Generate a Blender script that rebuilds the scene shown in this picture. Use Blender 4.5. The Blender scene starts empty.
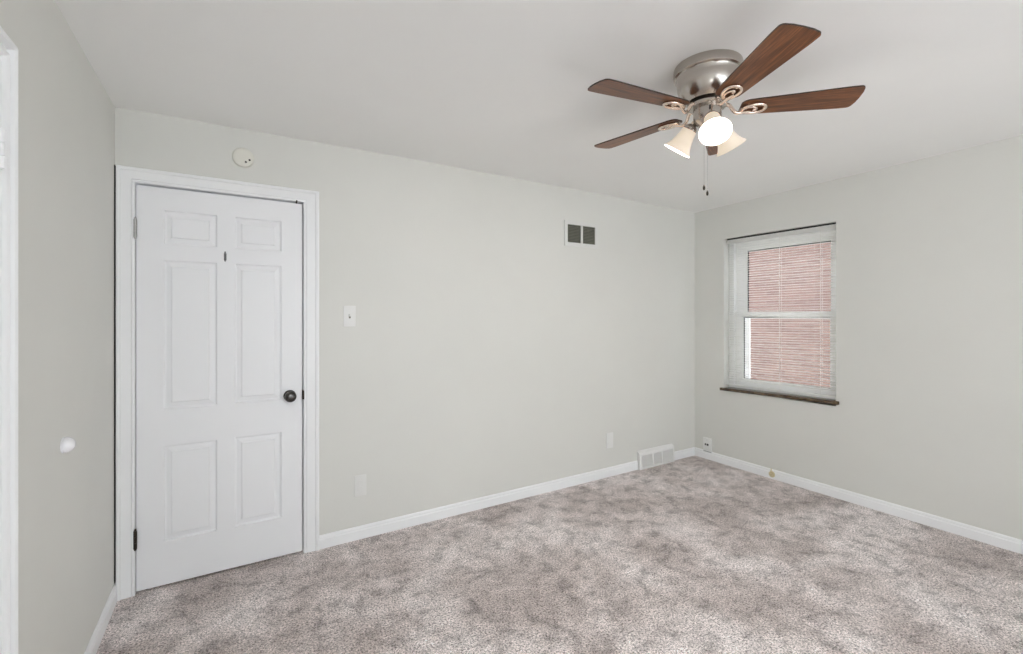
import bpy, bmesh, math, random
from mathutils import Vector, Matrix
PI = math.pi
S = bpy.context.scene
COL = S.collection
random.seed(7)

# ------------------------------------------------------------ camera, world, light, exposure
YAW = 0.5510
CAM_H = 1.3982
FPX = 455.5                       # focal length in pixels of the 1023 px wide frame
cd = bpy.data.cameras.new('camera')
cam = bpy.data.objects.new('camera', cd)
COL.objects.link(cam)
cam.location = (0, 0, CAM_H)
cam.rotation_euler = (PI/2, 0, -YAW)
cd.sensor_width = 36
cd.lens = FPX/1023*36
cd.shift_y = -(327-315.5)/1023
cd.clip_start = .02
S.camera = cam

W = bpy.data.worlds.new('overcast_sky')
S.world = W
W.use_nodes = True
bg = W.node_tree.nodes['Background']
bg.inputs['Color'].default_value = (.87, .94, 1.0, 1)
bg.inputs['Strength'].default_value = 5.2

S.view_settings.view_transform = 'Standard'
S.view_settings.look = 'None'
S.view_settings.gamma = 1
S.view_settings.use_curve_mapping = False
S.view_settings.exposure = -0.34
S.cycles.use_denoising = True
S.cycles.max_bounces = 14
S.cycles.diffuse_bounces = 8
S.cycles.transparent_max_bounces = 16
S.cycles.sample_clamp_indirect = 6

# room: back wall at y = D, right wall at x = R, left wall at x = L, front wall (behind the camera) at y = F
D, R, L, F = 2.9316, 3.9553, -0.490, -3.00
H = 2.4246

def area(name, loc, rot, sx, sy, power, color):
    l = bpy.data.lights.new(name, 'AREA')
    l.shape = 'RECTANGLE'
    l.size, l.size_y = sx, sy
    l.energy = power
    l.color = color
    o = bpy.data.objects.new(name, l)
    COL.objects.link(o)
    o.location = loc
    o.rotation_euler = rot
    return o
# fill lamp at an unseen window added behind the camera
W2 = (-.2, 3.0, 0.45, 2.25)       # its opening: x0, x1, z0, z1
area('fill_daylight', ((W2[0]+W2[1])/2, F-.17, (W2[2]+W2[3])/2), (PI/2-math.radians(38), 0, 0), W2[1]-W2[0]-.1, W2[3]-W2[2]-.1, 6, (.86, .94, 1))
# light added through that window to bounce off the carpet behind the camera
sl = bpy.data.lights.new('bounce_sun', 'SUN')
sl.energy = 30
sl.angle = math.radians(3)
sl.color = (.84, .93, 1)
bounce_sun = bpy.data.objects.new('bounce_sun', sl)
COL.objects.link(bounce_sun)
bounce_sun.location = (1.7, -8, 9)
bounce_sun.rotation_euler = Vector((0, .68, -.73)).to_track_quat('-Z', 'Y').to_euler()
# soft fill spot added near the camera, turned to brighten the far corner
fl = bpy.data.lights.new('fill_flash', 'SPOT')
fl.energy = 50
fl.spot_size = math.radians(92)
fl.spot_blend = 1.0
fl.shadow_soft_size = .30
fl.color = (.88, .95, 1)
fo = bpy.data.objects.new('fill_flash', fl)
COL.objects.link(fo)
fo.location = (.35, -.55, 1.35)
fo.rotation_euler = (Vector((2.5, 2.8, .35))-fo.location).to_track_quat('-Z', 'Y').to_euler()

# ------------------------------------------------------------ materials
def srgb(r, g, b):
    f = lambda c: (c/255/12.92) if c/255 <= .04045 else ((c/255+.055)/1.055)**2.4
    return (f(r), f(g), f(b), 1)

class M:
    def __init__(self, name):
        self.m = bpy.data.materials.new(name)
        self.m.use_nodes = True
        self.nt = self.m.node_tree
        self.p = self.nt.nodes['Principled BSDF']
        self.out = self.nt.nodes['Material Output']
    def set(self, **k):
        for a, v in k.items():
            self.p.inputs[a.replace('_', ' ')].default_value = v
        return self
    def n(self, typ, **props):
        nd = self.nt.nodes.new(typ)
        for a, v in props.items():
            setattr(nd, a, v)
        return nd
    def l(self, a, b):
        self.nt.links.new(a, b)
    def coords(self, scale=(1, 1, 1), rot=(0, 0, 0)):
        t = self.n('ShaderNodeTexCoord')
        mp = self.n('ShaderNodeMapping')
        mp.inputs['Scale'].default_value = scale
        mp.inputs['Rotation'].default_value = rot
        self.l(t.outputs['Object'], mp.inputs['Vector'])
        return mp.outputs['Vector']
    def noise(self, vec, scale, detail=2, rough=.5, dist=0):
        nd = self.n('ShaderNodeTexNoise')
        nd.inputs['Scale'].default_value = scale
        nd.inputs['Detail'].default_value = detail
        nd.inputs['Roughness'].default_value = rough
        nd.inputs['Distortion'].default_value = dist
        self.l(vec, nd.inputs['Vector'])
        return nd.outputs['Fac']
    def ramp(self, fac, stops):
        r = self.n('ShaderNodeValToRGB')
        e = r.color_ramp.elements
        e[0].position, e[0].color = stops[0]
        e[1].position, e[1].color = stops[-1]
        for pos, c in stops[1:-1]:
            x = e.new(pos)
            x.color = c
        self.l(fac, r.inputs['Fac'])
        return r.outputs['Color']
    def mix(self, fac, a, b, typ='MIX'):
        x = self.n('ShaderNodeMix', data_type='RGBA', blend_type=typ)
        if hasattr(fac, 'links'):
            self.l(fac, x.inputs[0])
        else:
            x.inputs[0].default_value = fac
        for s, i in ((a, 6), (b, 7)):
            if hasattr(s, 'links'):
                self.l(s, x.inputs[i])
            else:
                x.inputs[i].default_value = s
        return x.outputs[2]
    def bump(self, height, strength, dist=.01, prev=None):
        b = self.n('ShaderNodeBump')
        b.inputs['Strength'].default_value = strength
        b.inputs['Distance'].default_value = dist
        self.l(height, b.inputs['Height'])
        if prev is not None:
            self.l(prev, b.inputs['Normal'])
        self.l(b.outputs['Normal'], self.p.inputs['Normal'])
        return b.outputs['Normal']

def painted(name, col, rough, bumpscale=0, bumpstr=0, var=.03):
    k = M(name)
    k.set(Roughness=rough)
    v = k.coords()
    a = k.noise(v, 1.7, 3, .6)
    dark = tuple(c*(1-var) for c in col[:3])+(1,)
    k.l(k.ramp(a, [(.3, dark), (.7, col)]), k.p.inputs['Base Color'])
    if bumpscale:
        k.bump(k.noise(v, bumpscale, 4, .6), bumpstr, .004)
    return k.m

m_wall = painted('wall_paint', srgb(219, 219, 214), .55, 60, .10)
m_ceil = painted('ceiling_plaster', srgb(240, 240, 238), .8, 5, .35, .02)
m_trim = painted('white_trim_paint', srgb(241, 242, 243), .38, 25, .05, .02)
m_door = painted('white_door_paint', srgb(239, 240, 242), .42, 30, .05, .02)
m_plate = painted('white_plate_plastic', srgb(230, 230, 228), .35)
m_plate_painted = painted('painted_over_plate', srgb(224, 224, 221), .45)
m_cream = painted('cream_plastic', srgb(226, 225, 216), .45)
m_vinyl = painted('white_vinyl', srgb(250, 250, 250), .35)
m_register = painted('white_enamel', srgb(236, 236, 234), .35)
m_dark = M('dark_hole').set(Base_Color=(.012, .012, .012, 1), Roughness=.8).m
m_duct = M('dark_duct').set(Base_Color=(.03, .03, .025, 1), Roughness=.8).m
m_gasket_shade = M('dark_gasket_and_shade').set(Base_Color=(.05, .05, .055, 1), Roughness=.6).m  # also colours the strip imitating shade below the jack plate
m_grille = M('grey_grille_metal').set(Base_Color=srgb(112, 112, 100), Roughness=.6).m
m_knob = M('dark_polished_metal').set(Base_Color=(.09, .085, .08, 1), Roughness=.16, Metallic=1).m
m_bronze = M('dark_bronze').set(Base_Color=(.035, .028, .022, 1), Roughness=.4, Metallic=.8).m
m_steel = M('worn_steel').set(Base_Color=(.45, .45, .44, 1), Roughness=.35, Metallic=1).m
m_hook = M('dull_hook_metal').set(Base_Color=(.16, .16, .16, 1), Roughness=.45, Metallic=.7).m
m_brass = M('brass').set(Base_Color=srgb(214, 202, 168), Roughness=.4, Metallic=.4).m
m_porcelain = M('white_porcelain').set(Base_Color=srgb(240, 240, 244), Roughness=.2).m

def nickel(name, base, r0):
    k = M(name)
    k.set(Metallic=1, Base_Color=base)
    v = k.coords((1, 1, 160))
    n = k.noise(v, 6, 2)
    mr = k.n('ShaderNodeMapRange')
    mr.inputs['To Min'].default_value = r0-.05
    mr.inputs['To Max'].default_value = r0+.07
    k.l(n, mr.inputs['Value'])
    k.l(mr.outputs['Result'], k.p.inputs['Roughness'])
    k.bump(n, .06, .001)
    return k.m
m_nickel = nickel('brushed_nickel', (.50, .46, .42, 1), .21)
m_bracket = M('polished_copper_nickel').set(Metallic=1, Base_Color=(.86, .72, .62, 1), Roughness=.15).m

def wood():
    k = M('walnut_blade')
    v = k.coords((1.6, 26, 26))
    a = k.noise(v, 3.2, 6, .65, .5)
    v2 = k.coords((2.5, 90, 90))
    b = k.noise(v2, 3, 3, .6)
    c1 = k.ramp(a, [(.30, srgb(58, 31, 16)), (.5, srgb(114, 67, 36)), (.72, srgb(164, 105, 60))])
    c2 = k.ramp(b, [(.35, (.45, .42, .40, 1)), (.6, (1, 1, 1, 1))])
    k.l(k.mix(.8, c1, c2, 'MULTIPLY'), k.p.inputs['Base Color'])
    k.set(Roughness=.34)
    k.bump(b, .08, .001)
    return k.m
m_wood = wood()
m_woodedge = M('dark_blade_edge').set(Base_Color=srgb(44, 24, 15), Roughness=.4).m

def carpet():
    k = M('taupe_carpet')
    v = k.coords()
    tuft = k.noise(v, 120, 3, .8, .3)
    fib = k.noise(v, 300, 2, .7)
    mid = k.noise(v, 8.5, 8, .76, .3)
    big = k.noise(v, 1.9, 5, .6, .4)
    base = k.ramp(big, [(.38, srgb(196, 186, 183)), (.50, srgb(219, 210, 208)), (.60, srgb(235, 228, 227))])
    m2 = k.ramp(mid, [(.37, (.48, .465, .46, 1)), (.49, (.90, .895, .89, 1)), (.60, (1.10, 1.10, 1.10, 1))])
    t1 = k.ramp(tuft, [(.37, (.16, .15, .145, 1)), (.47, (.90, .89, .89, 1)), (.60, (1.6, 1.59, 1.59, 1))])
    f1 = k.ramp(fib, [(.3, (.62, .61, .60, 1)), (.68, (1.25, 1.25, 1.25, 1))])
    c = k.mix(.9, base, m2, 'MULTIPLY')
    c = k.mix(.9, c, t1, 'MULTIPLY')
    c = k.mix(.8, c, f1, 'MULTIPLY')
    k.l(c, k.p.inputs['Base Color'])
    k.set(Roughness=1.0, Specular_IOR_Level=.1)
    k.p.inputs['Sheen Weight'].default_value = .15
    b1 = k.bump(tuft, .6, .012)
    k.bump(mid, .25, .03, b1)
    return k.m
m_carpet = carpet()

def stone():
    k = M('brown_sill_stone')
    v = k.coords((1, 1, 1))
    a = k.noise(v, 14, 5, .7, 1)
    k.l(k.ramp(a, [(.3, srgb(52, 39, 29)), (.5, srgb(86, 70, 54)), (.7, srgb(126, 110, 88))]), k.p.inputs['Base Color'])
    k.set(Roughness=.14)
    return k.m
m_stone = stone()

def brick():
    k = M('red_brick')
    t = k.n('ShaderNodeTexCoord')
    sp = k.n('ShaderNodeSeparateXYZ')
    cb = k.n('ShaderNodeCombineXYZ')
    k.l(t.outputs['Object'], sp.inputs[0])
    k.l(sp.outputs['Y'], cb.inputs['X'])
    k.l(sp.outputs['Z'], cb.inputs['Y'])
    b = k.n('ShaderNodeTexBrick')
    b.inputs['Color1'].default_value = srgb(122, 97, 90)
    b.inputs['Color2'].default_value = srgb(108, 84, 79)
    b.inputs['Mortar'].default_value = srgb(130, 114, 108)
    b.inputs['Scale'].default_value = 1
    b.inputs['Brick Width'].default_value = .21
    b.inputs['Row Height'].default_value = .075
    b.inputs['Mortar Size'].default_value = .006
    k.l(cb.outputs[0], b.inputs['Vector'])
    k.l(b.outputs['Color'], k.p.inputs['Base Color'])
    k.set(Roughness=.9)
    k.bump(b.outputs['Fac'], -.3, .01)
    return k.m
m_brick = brick()

def glass():
    k = M('window_glass')
    tr = k.n('ShaderNodeBsdfTransparent')
    gl = k.n('ShaderNodeBsdfGlossy')
    gl.inputs['Roughness'].default_value = .02
    lw = k.n('ShaderNodeLayerWeight')
    lw.inputs['Blend'].default_value = .5
    pw = k.n('ShaderNodeMath', operation='POWER')
    pw.inputs[1].default_value = 4
    k.l(lw.outputs['Facing'], pw.inputs[0])
    fr = k.n('ShaderNodeMath', operation='MULTIPLY_ADD')
    fr.inputs[1].default_value = .6
    fr.inputs[2].default_value = .03
    k.l(pw.outputs[0], fr.inputs[0])
    mx = k.n('ShaderNodeMixShader')
    k.l(fr.outputs[0], mx.inputs[0])
    k.l(tr.outputs[0], mx.inputs[1])
    k.l(gl.outputs[0], mx.inputs[2])
    k.l(mx.outputs[0], k.out.inputs['Surface'])
    return k.m
m_glass = glass()

def slatmat():
    k = M('white_slat')
    k.set(Base_Color=srgb(248, 248, 246), Roughness=.4)
    tl = k.n('ShaderNodeBsdfTranslucent')
    tl.inputs['Color'].default_value = srgb(248, 248, 246)
    mx = k.n('ShaderNodeMixShader')
    mx.inputs[0].default_value = .5
    k.l(k.p.outputs[0], mx.inputs[1])
    k.l(tl.outputs[0], mx.inputs[2])
    k.l(mx.outputs[0], k.out.inputs['Surface'])
    return k.m
m_slat = slatmat()
m_cord = M('white_cord').set(Base_Color=srgb(240, 240, 236), Roughness=.8).m

def glow(name, col, strength, base):
    k = M(name)
    k.set(Base_Color=base, Roughness=.35)
    k.p.inputs['Emission Color'].default_value = col
    k.p.inputs['Emission Strength'].default_value = strength
    return k.m
m_shade = glow('lit_frosted_glass', (1, .80, .58, 1), .62, (.55, .52, .48, 1))
m_bulb = glow('lit_bulb', (1, .93, .82, 1), 2.6, (1, 1, 1, 1))

# ------------------------------------------------------------ mesh helpers
def box(bm, x0, x1, y0, y1, z0, z1):
    vs = [bm.verts.new((x, y, z)) for x in (x0, x1) for y in (y0, y1) for z in (z0, z1)]
    for f in ((0, 1, 3, 2), (4, 6, 7, 5), (0, 4, 5, 1), (2, 3, 7, 6), (0, 2, 6, 4), (1, 5, 7, 3)):
        bm.faces.new([vs[i] for i in f])
    return vs

def bevbox(bm, x0, x1, y0, y1, z0, z1, r=.002, seg=2):
    b2 = bmesh.new()
    box(b2, x0, x1, y0, y1, z0, z1)
    bmesh.ops.bevel(b2, geom=b2.edges[:], offset=r, segments=seg, affect='EDGES', profile=.5)
    join(bm, b2)

def join(bm, b2, mat=None):
    me = bpy.data.meshes.new('tmp')
    if mat is not None:
        b2.transform(mat)
    b2.to_mesh(me)
    b2.free()
    bm.from_mesh(me)
    bpy.data.meshes.remove(me)

def lathe(bm, prof, seg=40, mat=None, closed_profile=False):
    """revolve (r, z) points about z"""
    b2 = bmesh.new()
    rings = []
    for r, z in prof:
        if r < 1e-6:
            rings.append([b2.verts.new((0, 0, z))])
        else:
            rings.append([b2.verts.new((r*math.cos(2*PI*i/seg), r*math.sin(2*PI*i/seg), z)) for i in range(seg)])
    pairs = list(zip(rings, rings[1:]))
    if closed_profile:
        pairs.append((rings[-1], rings[0]))
    for a, b in pairs:
        for i in range(seg):
            j = (i+1) % seg
            if len(a) == 1 and len(b) == 1:
                continue
            if len(a) == 1:
                b2.faces.new((a[0], b[i], b[j]))
            elif len(b) == 1:
                b2.faces.new((a[i], b[0], a[j]))
            else:
                b2.faces.new((a[i], b[i], b[j], a[j]))
    join(bm, b2, mat)

def tube(bm, pts, rad, seg=10, closed=False):
    """round tube along points; rad a number or a list"""
    pts = [Vector(p) for p in pts]
    n = len(pts)
    rads = rad if isinstance(rad, (list, tuple)) else [rad]*n
    rings = []
    up = Vector((0, 0, 1))
    prev = None
    for i, p in enumerate(pts):
        if closed:
            t = pts[(i+1) % n]-pts[i-1]
        else:
            t = pts[min(i+1, n-1)]-pts[max(i-1, 0)]
        t.normalize()
        if prev is None:
            a = t.cross(up)
            if a.length < 1e-3:
                a = t.cross(Vector((1, 0, 0)))
        else:
            a = prev-t*prev.dot(t)
        a.normalize()
        prev = a
        b = t.cross(a)
        rings.append([bm.verts.new(p+(a*math.cos(2*PI*k/seg)+b*math.sin(2*PI*k/seg))*rads[i]) for k in range(seg)])
    for i in range(n if closed else n-1):
        r0, r1 = rings[i], rings[(i+1) % n]
        for k in range(seg):
            bm.faces.new((r0[k], r0[(k+1) % seg], r1[(k+1) % seg], r1[k]))
    if not closed:
        bm.faces.new(rings[0][::-1])
        bm.faces.new(rings[-1])

def extrude_profile(bm, prof, p0, p1, out, up=Vector((0, 0, 1))):
    """sweep a closed (height, thickness) outline straight from p0 to p1"""
    p0, p1, out = Vector(p0), Vector(p1), Vector(out)
    a = [bm.verts.new(p0+up*h+out*t) for h, t in prof]
    b = [bm.verts.new(p1+up*h+out*t) for h, t in prof]
    n = len(prof)
    for i in range(n):
        bm.faces.new((a[i], a[(i+1) % n], b[(i+1) % n], b[i]))
    bm.faces.new(a[::-1])
    bm.faces.new(b)

def casing(bm, prof, a0, a1, zt, place, pr=None, zb=0.0):
    """mitred three-sided casing about an opening a0..a1, top zt; prof = (distance outward, thickness)"""
    cols = []
    for p, t in prof:
        ws = 1.0
        cols.append([bm.verts.new(place(a0-p, zb, t)), bm.verts.new(place(a0-p, zt+p, t)),
                     bm.verts.new(place(a1+p, zt+p, t)), bm.verts.new(place(a1+p, zb, t))])
    n = len(prof)
    for i in range(n):
        c0, c1 = cols[i], cols[(i+1) % n]
        for k in range(3):
            bm.faces.new((c0[k], c1[k], c1[k+1], c0[k+1]))
    bm.faces.new([c[0] for c in cols])
    bm.faces.new([c[3] for c in cols])

def obj(name, bm, mat, parent=None, smooth=None, loc=None):
    bmesh.ops.recalc_face_normals(bm, faces=bm.faces[:])
    me = bpy.data.meshes.new(name)
    bm.to_mesh(me)
    bm.free()
    mats = mat if isinstance(mat, (list, tuple)) else [mat]
    for x in mats:
        me.materials.append(x)
    if smooth:
        for p in me.polygons:
            p.use_smooth = True
        me.set_sharp_from_angle(angle=math.radians(smooth))
    o = bpy.data.objects.new(name, me)
    COL.objects.link(o)
    if parent is not None:
        o.parent = parent
    if loc is not None:
        o.location = loc
    return o

def tag(o, label=None, cat=None, group=None, kind=None):
    if label: o['label'] = label
    if cat: o['category'] = cat
    if group: o['group'] = group
    if kind: o['kind'] = kind
    return o

def empty(name, loc, rotz=0):
    o = bpy.data.objects.new(name, None)
    o.empty_display_size = .1
    COL.objects.link(o)
    o.location = loc
    o.rotation_euler = (0, 0, rotz)
    return o

B = bmesh.new

# ------------------------------------------------------------ room shell
T = .14                       # wall thickness
WT = 2.50                     # walls run up past the ceiling's underside
DX0, DX1, DZ1 = -.411, .361, 2.064      # opening of the door in the back wall
# floor
bm = B(); box(bm, L-T, R+.3, F-T, D+T, -.12, 0)
tag(obj('floor', bm, m_carpet), 'mottled taupe cut-pile carpet covering the whole floor', 'floor', kind='structure')

# ceiling, an old plaster one with a slight bow and slope
bm = B()
NX, NY = 40, 40
def zceil(x, y):
    s = (x-L)/(R-L)
    return H+.0016*s+.0604*s*(1-s)*((y-F)/(D-F))**3+(D-y)*(.0143*s-.0022*(1-s))
lo = [[bm.verts.new((L+(R-L)*i/NX, F+(D-F)*j/NY, zceil(L+(R-L)*i/NX, F+(D-F)*j/NY))) for j in range(NY+1)] for i in range(NX+1)]
for i in range(NX):
    for j in range(NY):
        bm.faces.new((lo[i][j], lo[i+1][j], lo[i+1][j+1], lo[i][j+1]))
r = bmesh.ops.extrude_face_region(bm, geom=bm.faces[:])
for v in [g for g in r['geom'] if isinstance(g, bmesh.types.BMVert)]:
    v.co.z = 2.62
tag(obj('ceiling', bm, m_ceil, smooth=30), 'white plaster ceiling with faint trowel marks', 'ceiling', kind='structure')

# back wall: strip left of the door keeps a dark slot against the left wall
bm = B()
box(bm, L, -.480, D+.09, D+T, 0, 2.138)
box(bm, -.480, DX0-.02, D, D+T, 0, 2.138)
box(bm, L, DX1+.02, D, D+T, 2.138, WT)
box(bm, DX0-.02, DX1+.02, D, D+T, DZ1+.02, 2.138)
box(bm, DX1+.02, R, D, D+T, 0, WT)
tag(obj('wall_back', bm, m_wall), 'off-white wall holding the six-panel door', 'wall', kind='structure')

bm = B(); box(bm, L+.0005, L+.002, D-.018, D+.089, .085, 2.136); box(bm, L+.002, -.4805, D+.086, D+.089, .085, 2.136)  # dark lining that stands in for the shade inside the slot
tag(obj('gap_shade', bm, m_dark), 'dark strip imitating shade in the gap between the left wall and the door casing', 'gap', kind='structure')
# left wall with a door opening near the camera
LY0, LY1, LZ1 = .782, 1.560, 1.977
bm = B()
box(bm, L-T, L, F-T, LY0, 0, WT)
box(bm, L-T, L, LY0, LY1, LZ1, WT)
box(bm, L-T, L, LY1, D+T, 0, WT)
tag(obj('wall_left', bm, m_wall), 'off-white side wall with the white door knob bumper on it', 'wall', kind='structure')

# right wall with the window recess
RT = .26
OY0, OY1, OZ0, OZ1 = 1.676, 2.612, .700, 2.121
bm = B()
box(bm, R, R+RT, F-T, OY0, 0, WT)
box(bm, R, R+RT, OY1, D+T, 0, WT)
box(bm, R, R+RT, OY0, OY1, 0, OZ0)
box(bm, R, R+RT, OY0, OY1, OZ1, WT)
tag(obj('wall_right', bm, m_wall), 'off-white wall holding the window with the mini blind', 'wall', kind='structure')

# front wall behind the camera, with an unseen window added to light the room
bm = B()
box(bm, L, W2[0], F-T, F, 0, WT)
box(bm, W2[1], R, F-T, F, 0, WT)
box(bm, W2[0], W2[1], F-T, F, 0, W2[2])
box(bm, W2[0], W2[1], F-T, F, W2[3], WT)
tag(obj('wall_front', bm, m_wall), 'off-white wall behind the photographer with an added wide window', 'wall', kind='structure')
w2 = tag(empty('added_window', ((W2[0]+W2[1])/2, F-.07, W2[2])), 'unseen wide white window added behind the photographer to light the room', 'window', kind='structure')
hw, hh = (W2[1]-W2[0])/2, W2[3]-W2[2]
bm = B()
box(bm, -hw, -hw+.05, -.03, .03, 0, hh); box(bm, hw-.05, hw, -.03, .03, 0, hh)
box(bm, -hw+.05, hw-.05, -.03, .03, 0, .05); box(bm, -hw+.05, hw-.05, -.03, .03, hh-.05, hh)
box(bm, -.025, .025, -.03, .03, .05, hh-.05)
obj('window_frame', bm, m_vinyl, w2)
for s0, s1 in ((-hw+.05, -.025), (.025, hw-.05)):
    bm = B(); box(bm, s0, s1, -.004, .004, .05, hh-.05)
    obj('window_pane', bm, m_glass, w2)

# ------------------------------------------------------------ baseboards
BP = [(0, 0), (0, .013), (.054, .013), (.060, .009), (.068, .0095), (.076, .007), (.080, .003), (.080, 0)]
REG0, REG1 = 3.140, 3.612
bm = B()
extrude_profile(bm, BP, (.4455, D, 0), (REG0-.001, D, 0), (0, -1, 0))
extrude_profile(bm, BP, (REG1+.001, D, 0), (R, D, 0), (0, -1, 0))
tag(obj('baseboard_back', bm, m_trim), 'white baseboard along the wall with the six-panel door', 'baseboard', kind='structure')
bm = B(); extrude_profile(bm, BP, (R, F, 0), (R, D, 0), (-1, 0, 0))
tag(obj('baseboard_right', bm, m_trim), 'white baseboard running under the window', 'baseboard', kind='structure')
bm = B(); extrude_profile(bm, BP, (L, 1.6765, 0), (L, D, 0), (1, 0, 0))
tag(obj('baseboard_left', bm, m_trim), 'short white baseboard below the white knob bumper', 'baseboard', kind='structure')

# ------------------------------------------------------------ door in the back wall
d1 = tag(empty('door_1', ((DX0+DX1)/2, D, 0)), 'closed white six-panel door with dark round knob', 'door', kind='structure')
cx = (DX0+DX1)/2
CP = [(0, 0), (0, .009), (.003, .012), (.010, .013), (.012, .010), (.015, .0145), (.054, .016), (.058, .0215), (.069, .0225), (.0725, .018), (.0725, 0)]
bm = B()
# right and head are a touch wider than the left leg
def place_b(a, z, t):
    if a > DX1-cx+1e-6:
        a = (DX1-cx)+(a-(DX1-cx))*1.16
    return (a, -t, z)
casing(bm, CP, DX0-cx, DX1-cx, DZ1, place_b)
obj('door_casing', bm, m_trim, d1, smooth=25)
bm = B()    # jamb and stop
for s in (-1, 1):
    e = (DX1-cx)*s
    xs = sorted((e, e+.02*s)); box(bm, xs[0], xs[1], .0, T, 0, DZ1+.02)
    xs = sorted((e, e-.014*s)); box(bm, xs[0], xs[1], .040, T, 0, DZ1)
box(bm, DX0-cx, DX1-cx, 0, T, DZ1, DZ1+.02)
box(bm, DX0-cx+.014, DX1-cx-.014, .040, T, DZ1-.014, DZ1)
obj('door_jamb', bm, m_trim, d1)
bm = B(); box(bm, DX0-cx+.014, DX1-cx-.014, .09, T, 0, DZ1-.014)
obj('door_backing', bm, m_dark, d1)
# leaf
LX0, LX1, LZ0, LZ1b = -.4075-cx, .3535-cx, .012, 2.0535
xl = [LX0, -.298-cx, -.067-cx, .015-cx, .245-cx, LX1]
zl = [LZ0, .234, .726, .914, 1.683, 1.767, 1.940, LZ1b]
FY = .002
RINGS = [(0, 0), (.003, .0095), (.010, .0115), (.032, .0065), (.0355, .0010)]
bm = B()
vcache = {}
def vv(x, z, y=FY):
    key = (round(x, 5), round(z, 5), round(y, 5))
    if key not in vcache:
        vcache[key] = bm.verts.new((x, y, z))
    return vcache[key]
for i in range(5):
    for j in range(7):
        x0, x1, z0, z1 = xl[i], xl[i+1], zl[j], zl[j+1]
        if i in (1, 3) and j in (1, 3, 5):
            prev = None
            for ins, dep in RINGS:
                q = [vv(x0+ins, z0+ins, FY+dep), vv(x1-ins, z0+ins, FY+dep), vv(x1-ins, z1-ins, FY+dep), vv(x0+ins, z1-ins, FY+dep)]
                if prev:
                    for k in range(4):
                        bm.faces.new((prev[k], prev[(k+1) % 4], q[(k+1) % 4], q[k]))
                prev = q
            bm.faces.new(prev)
        else:
            bm.faces.new((vv(x0, z0), vv(x1, z0), vv(x1, z1), vv(x0, z1)))
bk = [bm.verts.new((x, FY+.035, z)) for x, z in ((LX0, LZ0), (LX1, LZ0), (LX1, LZ1b), (LX0, LZ1b))]
bm.faces.new(bk)
bot = [vv(x, LZ0) for x in xl]; top = [vv(x, LZ1b) for x in xl]
lef = [vv(LX0, z) for z in zl]; rig = [vv(LX1, z) for z in zl]
bm.faces.new(bot+[bk[1], bk[0]]); bm.faces.new(top+[bk[2], bk[3]])
bm.faces.new(lef+[bk[3], bk[0]]); bm.faces.new(rig+[bk[2], bk[1]])
leaf = obj('door_leaf', bm, m_door, d1)
# knob
kn = empty('door_knob', (.288-cx, FY, .932)); kn.parent = d1; kn['label'] = 'dark polished round knob'
RX = Matrix.Rotation(PI/2, 4, 'X')          # lathe axis z -> -y, out of the wall
bm = B(); lathe(bm, [(0, 0), (.033, 0), (.033, .004), (.029, .008), (.014, .011), (.013, .011), (0, .011)], 32, RX)
obj('rosette', bm, m_knob, kn, smooth=35)
bm = B(); lathe(bm, [(.012, .008), (.012, .026), (.019, .031), (.029, .038), (.0315, .046), (.030, .054), (.024, .0605), (.012, .0635), (0, .064)], 32, RX)
obj('knob_ball', bm, m_knob, kn, smooth=45)
# hinges
for z, mt, lb in ((1.834, m_steel, 'bare steel upper hinge'), (.279, m_bronze, 'dark lower hinge')):
    bm = B()
    for k in range(3):
        lathe(bm, [(0, -.045+k*.030), (.0075, -.045+k*.030), (.0075, -.0165+k*.030), (0, -.0165+k*.030)], 14, Matrix.Translation((0, -.006, 0)))
    for sg in (-1, 1):
        lathe(bm, [(0, .044*sg), (.0045, .044*sg), (.006, .048*sg), (.004, .054*sg), (0, .056*sg)], 12, Matrix.Translation((0, -.006, 0)))
    box(bm, -.0015, .0015, -.006, .03, -.044, .044)
    o = obj('hinge', bm, mt, d1, smooth=35, loc=(-.4095-cx, -.008, z)); o['label'] = lb
# strike plate in the gap beside the knob
bm = B(); bevbox(bm, .3545-cx, .3640-cx, -.0135, .012, .905, .958, .001, 1)
o = obj('strike_plate', bm, m_bronze, d1); o['label'] = 'dark strike plate beside the knob'
# small dark catch at the top of the leaf
bm = B(); bevbox(bm, .319-cx, .328-cx, -.0125, .004, LZ1b+.001, DZ1+.010, .001, 1)
o = obj('top_catch', bm, m_bronze, d1); o['label'] = 'tiny dark catch at the top edge'
# coat hook
bm = B()
box(bm, -.006, .006, -.003, 0, -.018, .020)
tube(bm, [(0, -.002, .012), (0, -.012, .016), (0, -.020, .022)], .0028, 8)
tube(bm, [(0, -.002, -.008), (0, -.010, -.020), (0, -.020, -.024), (0, -.028, -.016), (0, -.029, -.009)], .0032, 8)
lathe(bm, [(0, -.005), (.004, -.002), (.004, .002), (0, .005)], 10, Matrix.Translation((0, -.020, .024)))
o = obj('coat_hook', bm, m_hook, d1, smooth=40, loc=(-.030-cx, FY, 1.717)); o['label'] = 'small bare metal coat hook'

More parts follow.
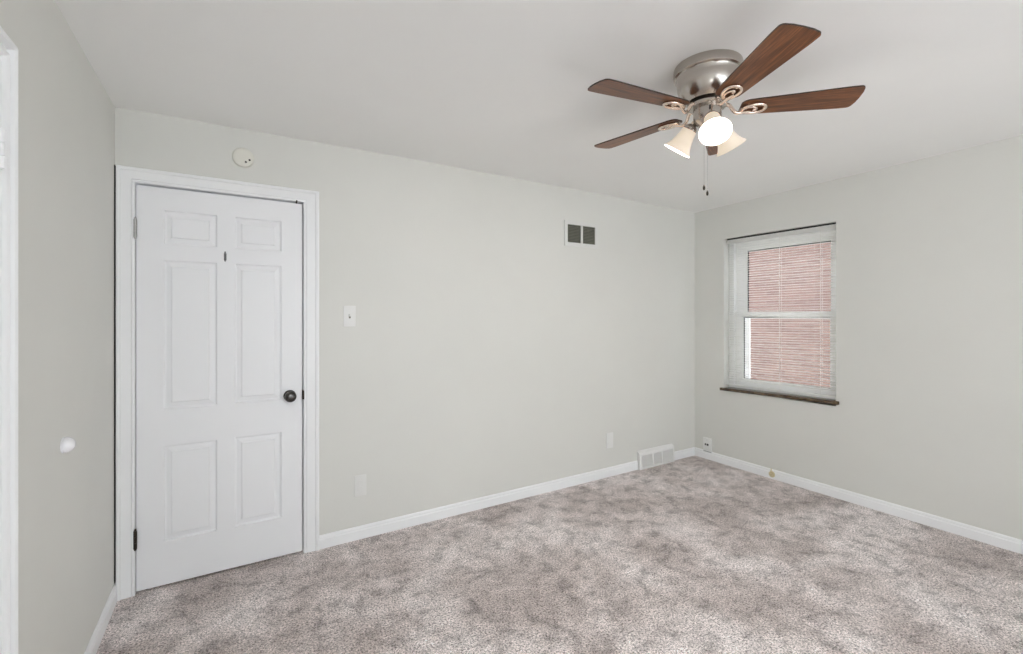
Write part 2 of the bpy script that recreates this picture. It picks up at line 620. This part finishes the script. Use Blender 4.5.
# ------------------------------------------------------------ door at the left edge, in the left wall
ly = (LY0+LY1)/2
d2 = tag(empty('door_2', (L, ly, 0)), 'white door with fluted casing at the left edge, only partly in view', 'door', kind='structure')
FP = [(0, 0), (0, .011), (.003, .012), (.030, .012), (.034, .014), (.038, .012), (.041, .002), (.066, .002), (.070, .011), (.077, .015), (.082, .011), (.085, .003),
      (.097, .003), (.101, .017), (.108, .021), (.115, .018), (.115, 0)]
bm = B(); casing(bm, FP, LY0-ly, LY1-ly, LZ1, lambda a, z, t: (t, a, z))
obj('door_casing', bm, m_trim, d2, smooth=25)
bm = B()
for s in (-1, 1):
    e = (LY1-ly)*s
    ys = sorted((e, e-.016*s)); box(bm, -T, 0, ys[0], ys[1], 0, LZ1)
    ys = sorted((e-.016*s, e-.028*s)); box(bm, -T, -.045, ys[0], ys[1], 0, LZ1-.016)
box(bm, -T, 0, LY0-ly+.016, LY1-ly-.016, LZ1-.016, LZ1)
obj('door_jamb', bm, m_trim, d2)
bm = B(); bevbox(bm, -.040, -.004, LY0-ly+.019, LY1-ly-.019, .012, LZ1-.022, .002, 1)
obj('door_leaf', bm, m_door, d2)
bm = B(); box(bm, -T, -.10, LY0-ly+.028, LY1-ly-.028, 0, LZ1-.016)
obj('door_backing', bm, m_dark, d2)
for z in (1.795, .28):
    bm = B()
    for k in range(3):
        lathe(bm, [(0, -.046+k*.031), (.0068, -.046+k*.031), (.0068, -.0165+k*.031), (0, -.0165+k*.031)], 14, Matrix.Translation((.009, -.003, 0)))
    box(bm, .0, .0022, .0, .016, -.045, .045)
    box(bm, -.004, -.002, -.034, -.003, -.045, .045)
    o = obj('hinge', bm, m_trim, d2, smooth=35, loc=(.0135, LY1-ly+.004, z)); o['label'] = 'hinge painted white'

# ------------------------------------------------------------ window in the right wall
w1 = tag(empty('window_1', (R, (OY0+OY1)/2, OZ0)), 'white double-hung window with brown sill and brick outside', 'window', kind='structure')
yc = (OY0+OY1)/2
hy = (OY1-OY0)/2
ht = OZ1-OZ0
def rect_frame(bm, x0, x1, y0, y1, z0, z1, wl, wr, wb, wtp):
    """wr is the low-y side"""
    box(bm, x0, x1, y0, y0+wr, z0, z1); box(bm, x0, x1, y1-wl, y1, z0, z1)
    box(bm, x0, x1, y0+wr, y1-wl, z0, z0+wb); box(bm, x0, x1, y0+wr, y1-wl, z1-wtp, z1)
Z = lambda z: z-OZ0
bm = B()
rect_frame(bm, .085, .20, -hy, hy, 0, ht, .045, .030, .045, .045)
box(bm, .080, .088, hy-.052, hy-.030, .045, ht-.045)      # track lips
box(bm, .080, .088, -hy+.022, -hy+.036, .045, ht-.045)
obj('window_frame', bm, m_vinyl, w1)
bm = B(); rect_frame(bm, .135, .160, 1.716-yc, 2.566-yc, Z(1.385), Z(2.078), 2.566-2.464, .053, .045, 2.078-1.999)
up = obj('upper_sash', bm, m_vinyl, w1)
bm = B(); box(bm, .145, .149, 1.769-yc, 2.464-yc, Z(1.430), Z(1.999)); obj('upper_pane', bm, m_glass, up)
bm = B(); rect_frame(bm, .1425, .1445, 1.7685-yc, 2.4645-yc, Z(1.429), Z(1.9995), .013, .005, .004, .010); obj('gasket_and_shade', bm, m_gasket_shade, up)
bm = B(); rect_frame(bm, .098, .128, 1.706-yc, 2.567-yc, Z(.745), Z(1.433), 2.567-2.482, .052, .815-.745, .047)
lw = obj('lower_sash', bm, m_vinyl, w1)
bm = B(); box(bm, .111, .115, 1.758-yc, 2.482-yc, Z(.815), Z(1.386)); obj('lower_pane', bm, m_glass, lw)
bm = B(); rect_frame(bm, .1085, .1105, 1.7575-yc, 2.4825-yc, Z(.8145), Z(1.3865), .012, .005, .003, .008); obj('gasket_and_shade', bm, m_gasket_shade, lw)
bm = B(); rect_frame(bm, .205, .225, 1.700-yc, 2.600-yc, .03, .70, .115, .04, .03, .03)
obj('screen_frame', bm, m_vinyl, w1)
# sill, a touch lower at the corner end
bm = B(); bevbox(bm, -.022, .100, -hy-.022, hy+.030, -.012, .014, .004, 2)
for v in bm.verts:
    v.co.z += .016-.012*(v.co.y/hy)
o = obj('window_sill', bm, m_stone, w1, smooth=40); o['label'] = 'polished brown stone sill'

# blind
bl = tag(empty('window_blind', (R, yc, OZ1)), 'white horizontal mini blind lowered over the window with slats open', 'blind')
BY0, BY1 = 1.687-yc, 2.600-yc
BXC = .045
bm = B()
hb = -.048; htp = -.014
box(bm, BXC-.014, BXC-.0125, BY0, BY1, hb, htp); box(bm, BXC+.0125, BXC+.014, BY0, BY1, hb, htp)
box(bm, BXC-.0125, BXC+.0125, BY0, BY1, hb, hb+.0015)
for e in (BY0, BY1-.0015):
    box(bm, BXC-.0125, BXC+.0125, e, e+.0015, hb+.0015, htp)
obj('headrail', bm, m_slat, bl)
bm = B(); box(bm, BXC-.0135, BXC+.012, BY0+.001, BY1-.001, htp+.0005, -.001)  # dark box standing in for the shade above the headrail
o = obj('headrail_gap_shade', bm, m_dark, bl)
def tiltz(y):
    return -.010*(y/hy)
ZB = .758-OZ1
bm = B()
PITCH = .0213
nsl = int((hb-.008-(ZB+.012))/PITCH)
TILT = math.radians(2)
sw = .0138
for k in range(nsl):
    zc = hb-.014-k*PITCH
    f = k/(nsl-1)
    prev = None
    pts = []
    for t in (-1, -.5, 0, .5, 1):
        cz = .0034*(1-t*t)
        pts.append((BXC+t*sw*math.cos(TILT)-cz*math.sin(TILT), t*sw*math.sin(TILT)+cz))
    loA = [(bm.verts.new((x, BY0+.002, zc+z+f*tiltz(BY0))), bm.verts.new((x, BY1-.002, zc+z+f*tiltz(BY1)))) for x, z in pts]
    hiA = [(bm.verts.new((x, BY0+.002, zc+z+.0004+f*tiltz(BY0))), bm.verts.new((x, BY1-.002, zc+z+.0004+f*tiltz(BY1)))) for x, z in pts]
    for q in range(4):
        bm.faces.new((loA[q][0], loA[q][1], loA[q+1][1], loA[q+1][0]))
        bm.faces.new((hiA[q][0], hiA[q+1][0], hiA[q+1][1], hiA[q][1]))
    bm.faces.new((loA[0][0], hiA[0][0], hiA[0][1], loA[0][1])); bm.faces.new((loA[4][0], loA[4][1], hiA[4][1], hiA[4][0]))
    for e in (0, 1):
        bm.faces.new([p[e] for p in loA]+[p[e] for p in hiA[::-1]])
obj('slats', bm, m_slat, bl, smooth=50)
bm = B(); bevbox(bm, BXC-.0125, BXC+.0125, BY0+.001, BY1-.001, ZB-.006, ZB+.006, .002, 2)
for v in bm.verts: v.co.z += tiltz(v.co.y)
obj('bottom_rail', bm, m_slat, bl)
for y in (2.50, 2.113, 1.795):
    bm = B()
    y -= yc
    for dx in (-.0135, .0135):
        tube(bm, [(BXC+dx, y, hb), (BXC+dx, y, ZB+tiltz(y))], .0009, 6)
    tube(bm, [(BXC-.0145, y+.004, hb), (BXC-.0145, y+.004, ZB+tiltz(y))], .0011, 6)
    obj('ladder_cord', bm, m_cord, bl)

# outside
bm = B(); box(bm, 7.5, 7.8, -3, 12, -.6, 4.4)
tag(obj('brick_wall', bm, m_brick), 'red brick wall of the neighbouring house seen through the window', 'brick wall', kind='structure')
bm = B(); box(bm, R+RT+.001, 7.5, -3, 12, -.75, -.6)
tag(obj('ground', bm, painted('pale_gravel', srgb(150, 146, 138), .9)), 'pale ground between the two houses outside the window', 'ground', kind='structure')

# ------------------------------------------------------------ fittings on the walls
# round detector above the door
dt = tag(empty('wall_detector', (.055, D, 2.270)), 'round cream detector with two dark holes, on wall above the door', 'detector')
bm = B(); lathe(bm, [(0, 0), (.050, 0), (.0525, .003), (.0525, .016), (.050, .021), (.044, .024), (.030, .0255), (0, .026)], 48, RX)
obj('detector_cover', bm, m_cream, dt, smooth=35)
for x, z in ((.012, -.026), (.030, -.012)):
    bm = B(); lathe(bm, [(0, .0235), (.0055, .0235), (.0055, .0275), (0, .0275)], 14, RX @ Matrix.Translation((x, -z if False else 0, 0)))
    for v in bm.verts: v.co.z += z
    obj('sensor_hole', bm, m_dark, dt)

def plate(bm, w, h, t=.006):
    bevbox(bm, -w/2, w/2, -t, .0, -h/2, h/2, .0025, 3)

sw_ = tag(empty('light_switch', (.623, D, 1.394)), 'white toggle light switch on wall right of the six-panel door', 'light switch')
bm = B(); plate(bm, .072, .128); obj('cover_plate', bm, m_plate, sw_, smooth=40)
bm = B(); bevbox(bm, -.0055, .0055, -.0075, -.005, -.013, .013, .0008, 1); obj('toggle_slot', bm, m_grille, sw_)
bm = B()
vs = box(bm, -.004, .004, -.018, -.006, -.003, .009)
for v in vs:
    if v.co.y < -.01: v.co.z += .006
obj('toggle', bm, m_plate, sw_)
for z in (-.046, .046):
    bm = B(); lathe(bm, [(0, .005), (.003, .005), (.003, .0072), (0, .0075)], 12, Matrix.Translation((0, 0, z)) @ RX); obj('screw', bm, m_plate, sw_)

def duplex(t, m_pl, m_face, m_slot, w, h):
    bm = B(); plate(bm, w, h); obj('cover_plate', bm, m_pl, t, smooth=40)
    for z in (-.0195, .0195):
        bm = B(); lathe(bm, [(0, .0055), (.0165, .0055), (.0165, .0078), (.0155, .0085), (0, .0085)], 24, Matrix.Translation((0, 0, z)) @ RX)
        for v in bm.verts:
            if v.co.z-z > .0135: v.co.z = z+.0135
            if v.co.z-z < -.0135: v.co.z = z-.0135
        f = obj('receptacle', bm, m_face, t, smooth=30)
        bm = B()
        for x, hh_ in ((-.0065, .0042), (.0065, .0035)):
            box(bm, x-.0011, x+.0011, -.0089, -.0084, z+.003-hh_, z+.003+hh_)
        lathe(bm, [(0, .0084), (.0024, .0084), (.0024, .0089), (0, .0089)], 10, Matrix.Translation((0, 0, z-.008)) @ RX)
        obj('slot', bm, m_slot, f)
    bm = B(); lathe(bm, [(0, .005), (.003, .005), (.003, .0072), (0, .0075)], 12, RX); obj('screw', bm, m_face, t)

o1 = tag(empty('wall_outlet', (.688, D, .333)), 'painted-over outlet low on wall, nearer the six-panel door', 'outlet')
duplex(o1, m_plate_painted, m_plate_painted, m_plate_painted, .072, .130)
o2 = tag(empty('wall_outlet', (2.803, D, .312)), 'white outlet low on wall, up and left of the floor register', 'outlet')
duplex(o2, m_plate, m_plate, m_plate, .078, .132)

jk = tag(empty('jack_plate', (R, 2.778, .1425), -PI/2), 'white wall plate with two dark jacks, just above baseboard near the corner', 'wall plate')
bm = B(); bevbox(bm, -.044, .044, -.020, 0, -.064, .064, .003, 2); obj('cover_plate', bm, m_plate, jk, smooth=40)
for x, w_ in ((-.016, .006), (.008, .010)):
    bm = B(); bevbox(bm, x-w_, x+w_, -.0212, -.0195, -.008, .010, .0005, 1); obj('jack', bm, m_dark, jk)
bm = B(); lathe(bm, [(0, .019), (.003, .019), (.003, .0212), (0, .0215)], 12, Matrix.Translation((0, 0, .045)) @ RX); obj('screw', bm, m_steel, jk)
bm = B(); bevbox(bm, -.041, .041, -.017, 0, -.069, -.0638, .001, 1); obj('gasket_and_shade', bm, m_gasket_shade, jk)  # dark strip imitating the shadow along the plate's lower edge

# return-air vent high on the back wall
rv = tag(empty('air_vent', (2.4815, D, 2.0715)), 'small wall vent with two dark grilles, high on the wall behind the fan', 'vent')
bm = B()
x0, x1, z0, z1 = -.178, .178, -.104, .104
for a, b_, c, d_ in ((x0, -.1485, z0, z1), (.1485, x1, z0, z1), (-.1485, .1485, z0, -.0735), (-.1485, .1485, .0735, z1), (-.010, .010, -.0735, .0735)):
    box(bm, a, b_, -.010 if (a != -.010) else -.013, 0, c, d_)
obj('vent_frame', bm, painted('vent_enamel', srgb(219, 219, 216), .5), rv)
for a, b_ in ((-.1485, -.010), (.010, .1485)):
    bm = B(); box(bm, a, b_, -.0012, -.0002, -.0735, .0735)
    gp = obj('vent_backing', bm, m_duct, rv)
    bm = B()
    n = 12
    for k in range(n):
        z = -.0735+(k+.5)*.147/n
        box(bm, a, b_, -.0065, -.0045, z-.0030, z+.0030)
    m_ = 11
    for k in range(m_):
        x = a+(k+.5)*(b_-a)/m_
        box(bm, x-.0016, x+.0016, -.0045, -.003, -.0735, .0735)
    obj('vent_grille', bm, m_grille, rv)

# floor-level register on the back wall
rg = tag(empty('wall_register', ((REG0+REG1)/2, D, 0)), 'white metal register with three louvred panels standing in the baseboard', 'register')
w = (REG1-REG0)/2
bm = B()
RP = [(0, 0), (0, .034), (.012, .036), (.138, .030), (.150, .026), (.160, .010), (.166, .004), (.166, 0)]
# frame ring around the louvre openings
cols = [(-w, -w+.030), (-w+.170, -w+.186), (w-.180, w-.164), (w-.020, w)]
for a, b_ in cols:
    extrude_profile(bm, RP, (a, 0, 0), (b_, 0, 0), (0, -1, 0))
gaps = [(-w+.030, -w+.170), (-w+.186, w-.180), (w-.164, w-.020)]
for a, b_ in gaps:
    extrude_profile(bm, [(.126, 0), (.126, .0306), (.138, .030), (.150, .026), (.160, .010), (.166, .004), (.166, 0)], (a, 0, 0), (b_, 0, 0), (0, -1, 0))
    extrude_profile(bm, [(0, 0), (0, .034), (.012, .036), (.016, .0357), (.016, 0)], (a, 0, 0), (b_, 0, 0), (0, -1, 0))
    box(bm, a, b_, -.006, -.001, .016, .126)
obj('register_frame', bm, m_register, rg)
for a, b_ in gaps:
    bm = B()
    n = 13
    for k in range(n):
        x = a+(k+.5)*(b_-a)/n
        vs = box(bm, x-.0012, x+.0012, -.029, -.008, .0165, .1255)
        for v in vs:
            if v.co.y < -.02: v.co.x += .005
    obj('louvre_panel', bm, m_register, rg)

# brass fitting on the right baseboard
bf = tag(empty('brass_fitting', (R-.013, 2.155, .040), -PI/2), 'small brass fitting on the baseboard below the window', 'pipe fitting')
bm = B(); lathe(bm, [(0, 0), (.026, 0), (.026, .004), (.022, .008), (.014, .010), (0, .010)], 24, RX); obj('flange', bm, m_brass, bf, smooth=35)
bm = B(); lathe(bm, [(.012, .009), (.012, .022), (.009, .024), (.009, .032), (.005, .032), (.005, .020), (0, .020)], 6, RX); obj('nut', bm, m_brass, bf)
bm = B(); tube(bm, [(0, -.018, .006), (.002, -.020, .022), (0, -.014, .038), (-.002, -.008, .048)], .004, 8); obj('stub_pipe', bm, m_brass, bf, smooth=40)

# knob bumper on the left wall
kb = tag(empty('door_stop', (L, 2.118, .957), PI/2), 'white round door knob bumper sticking out of the left wall', 'door stop')
bm = B(); lathe(bm, [(0, 0), (.026, 0), (.0275, .002), (.0275, .004), (.025, .006), (0, .006)], 32, RX); obj('bumper_base', bm, m_porcelain, kb, smooth=40)
bm = B(); lathe(bm, [(.026, .005), (.0275, .008), (.0270, .013), (.0245, .019), (.020, .025), (.014, .030), (.007, .033), (0, .0335)], 32, RX)
obj('bumper_dome', bm, m_porcelain, kb, smooth=60)

# ------------------------------------------------------------ ceiling fan
FX, FYF = 1.701, 1.198
ZC = zceil(FX, FYF)
fan = tag(empty('ceiling_fan', (FX, FYF, ZC)), 'brushed nickel ceiling fan with five walnut blades and three lit shades', 'ceiling fan')
z_ = lambda z: z-ZC
bm = B()
lathe(bm, [(0, .0), (.129, .0), (.1335, -.003), (.135, -.008), (.135, -.031), (.1335, -.038), (.125, -.042), (.1225, -.046),
           (.1220, -.066), (.119, -.090), (.111, -.115), (.097, -.136), (.083, -.149), (.0, -.149)], 72)
obj('motor_housing', bm, m_nickel, fan, smooth=32)
bm = B(); lathe(bm, [(0, -.149), (.068, -.149), (.069, -.151), (.069, -.156), (.066, -.159), (0, -.159)], 48)
obj('hub_gap', bm, m_bronze, fan, smooth=35)
bm = B(); lathe(bm, [(0, -.159), (.072, -.159), (.0765, -.162), (.0765, -.170), (.072, -.174), (0, -.174)], 48)
obj('blade_hub', bm, m_nickel, fan, smooth=35)
bm = B(); lathe(bm, [(0, -.174), (.055, -.174), (.0555, -.177), (.0555, -.221), (.055, -.230), (.044, -.240), (.026, -.248), (.018, -.254), (.0165, -.300),
                     (.019, -.304), (.019, -.318), (.013, -.326), (0, -.328)], 48)
fit_ = obj('switch_housing', bm, m_nickel, fan, smooth=35)
bm = B(); bevbox(bm, -.004, .004, -.0035, .0035, -.008, .008, .001, 1)
th = math.radians(225)
o = obj('reverse_switch', bm, m_dark, fit_, loc=(.0555*math.cos(th), .0555*math.sin(th), -.192)); o.rotation_euler = (0, 0, th)

# blade with its bracket, built along +x and turned about the fan's axis
BZ = z_(2.258)
PITCHB = math.radians(-9)
def blade_mesh():
    bm = B()
    r0, r1 = .126, .557
    out = []
    def half(x):
        t = (x-r0)/(r1-r0)
        return .047+.021*min(1, t*1.15)
    N = 24
    side = []
    for i in range(N+1):
        side.append((r0+.035+(r1-.022-r0-.035)*i/N))
    top = [(x, half(x)) for x in side]
    # rounded tip corners
    hw_ = half(r1)
    tip = [(r1-.022+.018*math.sin(a), hw_-.018+.018*math.cos(a)) for a in [k*PI/2/6 for k in range(1, 7)]]
    tip += [(r1, hw_*.5), (r1+.0015, 0)]
    # rounded root
    hr = half(r0+.035)
    root = [(r0+.035-.035*math.sin(a), hr*(math.cos(a)*.55+.45) if a < PI/2 else hr*.45) for a in [k*PI/2/6 for k in range(6, 0, -1)]]
    upper = root+top+tip
    outline = upper+[(x, -y) for x, y in upper[::-1][1:]]
    th_ = .0055
    lo = [bm.verts.new((x, y, -th_/2)) for x, y in outline]
    hi = [bm.verts.new((x, y, th_/2)) for x, y in outline]
    f1 = bm.faces.new(lo); f2 = bm.faces.new(hi[::-1])
    n = len(outline)
    for i in range(n):
        f = bm.faces.new((lo[i], lo[(i+1) % n], hi[(i+1) % n], hi[i]))
        f.material_index = 1
    bmesh.ops.triangulate(bm, faces=[f1, f2])
    rot = Matrix.Rotation(PITCHB, 4, 'X')
    bm.transform(rot)
    return bm
def bracket_mesh():
    bm = B()
    rot = Matrix.Rotation(PITCHB, 3, 'X')
    def P(x, y, z):
        v = rot @ Vector((x, y, z)); return v
    zb = -.0085
    # arm from the hub, curling down and out
    hz = z_(2.425)-0  # unused reference height
    arm = [Vector((.066, 0, (ZC-.166)-2.258)), Vector((.084, -.004, (ZC-.169)-2.258)), Vector((.098, -.010, -.016)), Vector((.112, -.008, -.026)), P(.132, .002, -.022), P(.150, .012, zb-.004), P(.166, .020, zb)]
    def smooth(pts, it=2):
        for _ in range(it):
            q = [pts[0]]
            for a, b in zip(pts, pts[1:]):
                q += [a*.75+b*.25, a*.25+b*.75]
            q.append(pts[-1]); pts = q
        return pts
    arm = smooth(arm)
    tube(bm, arm, [.0085-.003*i/(len(arm)-1) for i in range(len(arm))], 10)
    # long teardrop loop below the blade
    loop = []
    for k in range(28):
        a = 2*PI*k/28
        x = .176+.046*math.cos(a)
        y = .028*math.sin(a)*(1+.18*math.cos(a))
        loop.append(P(x, y, zb-.003*(1-math.cos(a))*.5))
    tube(bm, loop, .0070, 8, closed=True)
    # inner curl
    curl = smooth([P(.134, -.003, zb-.004), P(.150, -.012, zb), P(.170, -.012, zb), P(.186, -.004, zb), P(.190, .006, zb), P(.182, .011, zb), P(.174, .007, zb)])
    tube(bm, curl, .0055, 8)
    # screw pads
    for x, y in ((.154, .019), (.154, -.019), (.218, 0)):
        lathe(bm, [(0, -.006), (.0065, -.006), (.0075, -.003), (.0075, .006), (0, .006)], 12, Matrix.Translation(P(x, y, zb+.001)))
    return bm
ANG0 = -116.5
bm0 = blade_mesh(); proto = obj('blade', bm0, [m_wood, m_woodedge], fan, loc=(0, 0, BZ))
proto.rotation_euler = (0, 0, math.radians(ANG0))
br = obj('blade_bracket', bracket_mesh(), m_bracket, proto, smooth=50)
for k in range(1, 5):
    c = proto.copy(); COL.objects.link(c); c.parent = fan
    c.rotation_euler = (0, 0, math.radians(ANG0+72*k))
    b2 = br.copy(); COL.objects.link(b2); b2.parent = c

# light kit: three bell shades
def shade_mesh():
    bm = B()
    o_ = [(.026, .0), (.029, .004), (.031, .014), (.033, .030), (.038, .052), (.044, .070), (.053, .087), (.063, .100)]
    i_ = [(r-.0025, z+.0004) for r, z in o_[::-1]]
    lathe(bm, o_+i_, 40, closed_profile=True)
    return bm
for th_deg in (228, 348, 108):
    th = math.radians(th_deg)
    c, s = math.cos(th), math.sin(th)
    # shade axis: outward and down
    ax = Vector((c*.58, s*.58, -.81)).normalized()
    base = Vector((c*.070, s*.070, z_(2.199)))
    q = Vector((0, 0, 1)).rotation_difference(ax).to_matrix().to_4x4()
    sh = obj('lamp_shade', shade_mesh(), m_shade, fan, smooth=40, loc=base)
    sh['label'] = 'lit frosted bell shade'
    sh.rotation_mode = 'QUATERNION'; sh.rotation_quaternion = Vector((0, 0, 1)).rotation_difference(ax)
    bm = B(); lathe(bm, [(0, -.018), (.014, -.018), (.022, -.012), (.0285, -.002), (.0295, .006), (.0275, .006), (.012, -.006), (0, -.006)], 28)
    obj('shade_cup', bm, m_nickel, sh, smooth=35)
    bm = B(); lathe(bm, [(0, .006), (.012, .006), (.012, .014), (.017, .024), (.0205, .036), (.019, .046), (.012, .053), (0, .0555)], 24)
    obj('bulb', bm, m_bulb, sh, smooth=50)
    bm = B()
    end = base+ax*(-.014)
    tube(bm, [(c*.050, s*.050, z_(2.222)), (c*.058, s*.058, z_(2.222)), tuple((Vector((c*.066, s*.066, z_(2.217)))+end)/2), tuple(end)], .008, 10)
    obj('lamp_arm', bm, m_bracket, fan, smooth=40)
    pl = bpy.data.lights.new('bulb_light', 'POINT'); pl.energy = 14.0; pl.color = (1, .95, .88); pl.shadow_soft_size = .03
    lo_ = bpy.data.objects.new('bulb_light', pl); COL.objects.link(lo_); lo_.parent = fan
    lo_.location = base+ax*.073

# two pull chains with little dark fobs
for (x, y), zend in (((-.0265, -.003), 1.940), ((-.0150, -.0105), 1.917)):
    bm = B()
    zt = z_(2.196)-.006
    n = int((zt-z_(zend))/.006)
    tube(bm, [(x, y, zt), (x, y, z_(zend))], .0006, 6)
    for k in range(n):
        lathe(bm, [(0, -.0011), (.0011, 0), (0, .0011)], 6, Matrix.Translation((x, y, zt-k*.006)))
    ch = obj('pull_chain', bm, m_steel, fan)
    bm = B(); lathe(bm, [(0, .002), (.002, .001), (.0045, -.006), (.005, -.014), (.003, -.020), (0, -.021)], 14, Matrix.Translation((x, y, z_(zend))))
    obj('chain_fob', bm, m_bronze, ch, smooth=50)
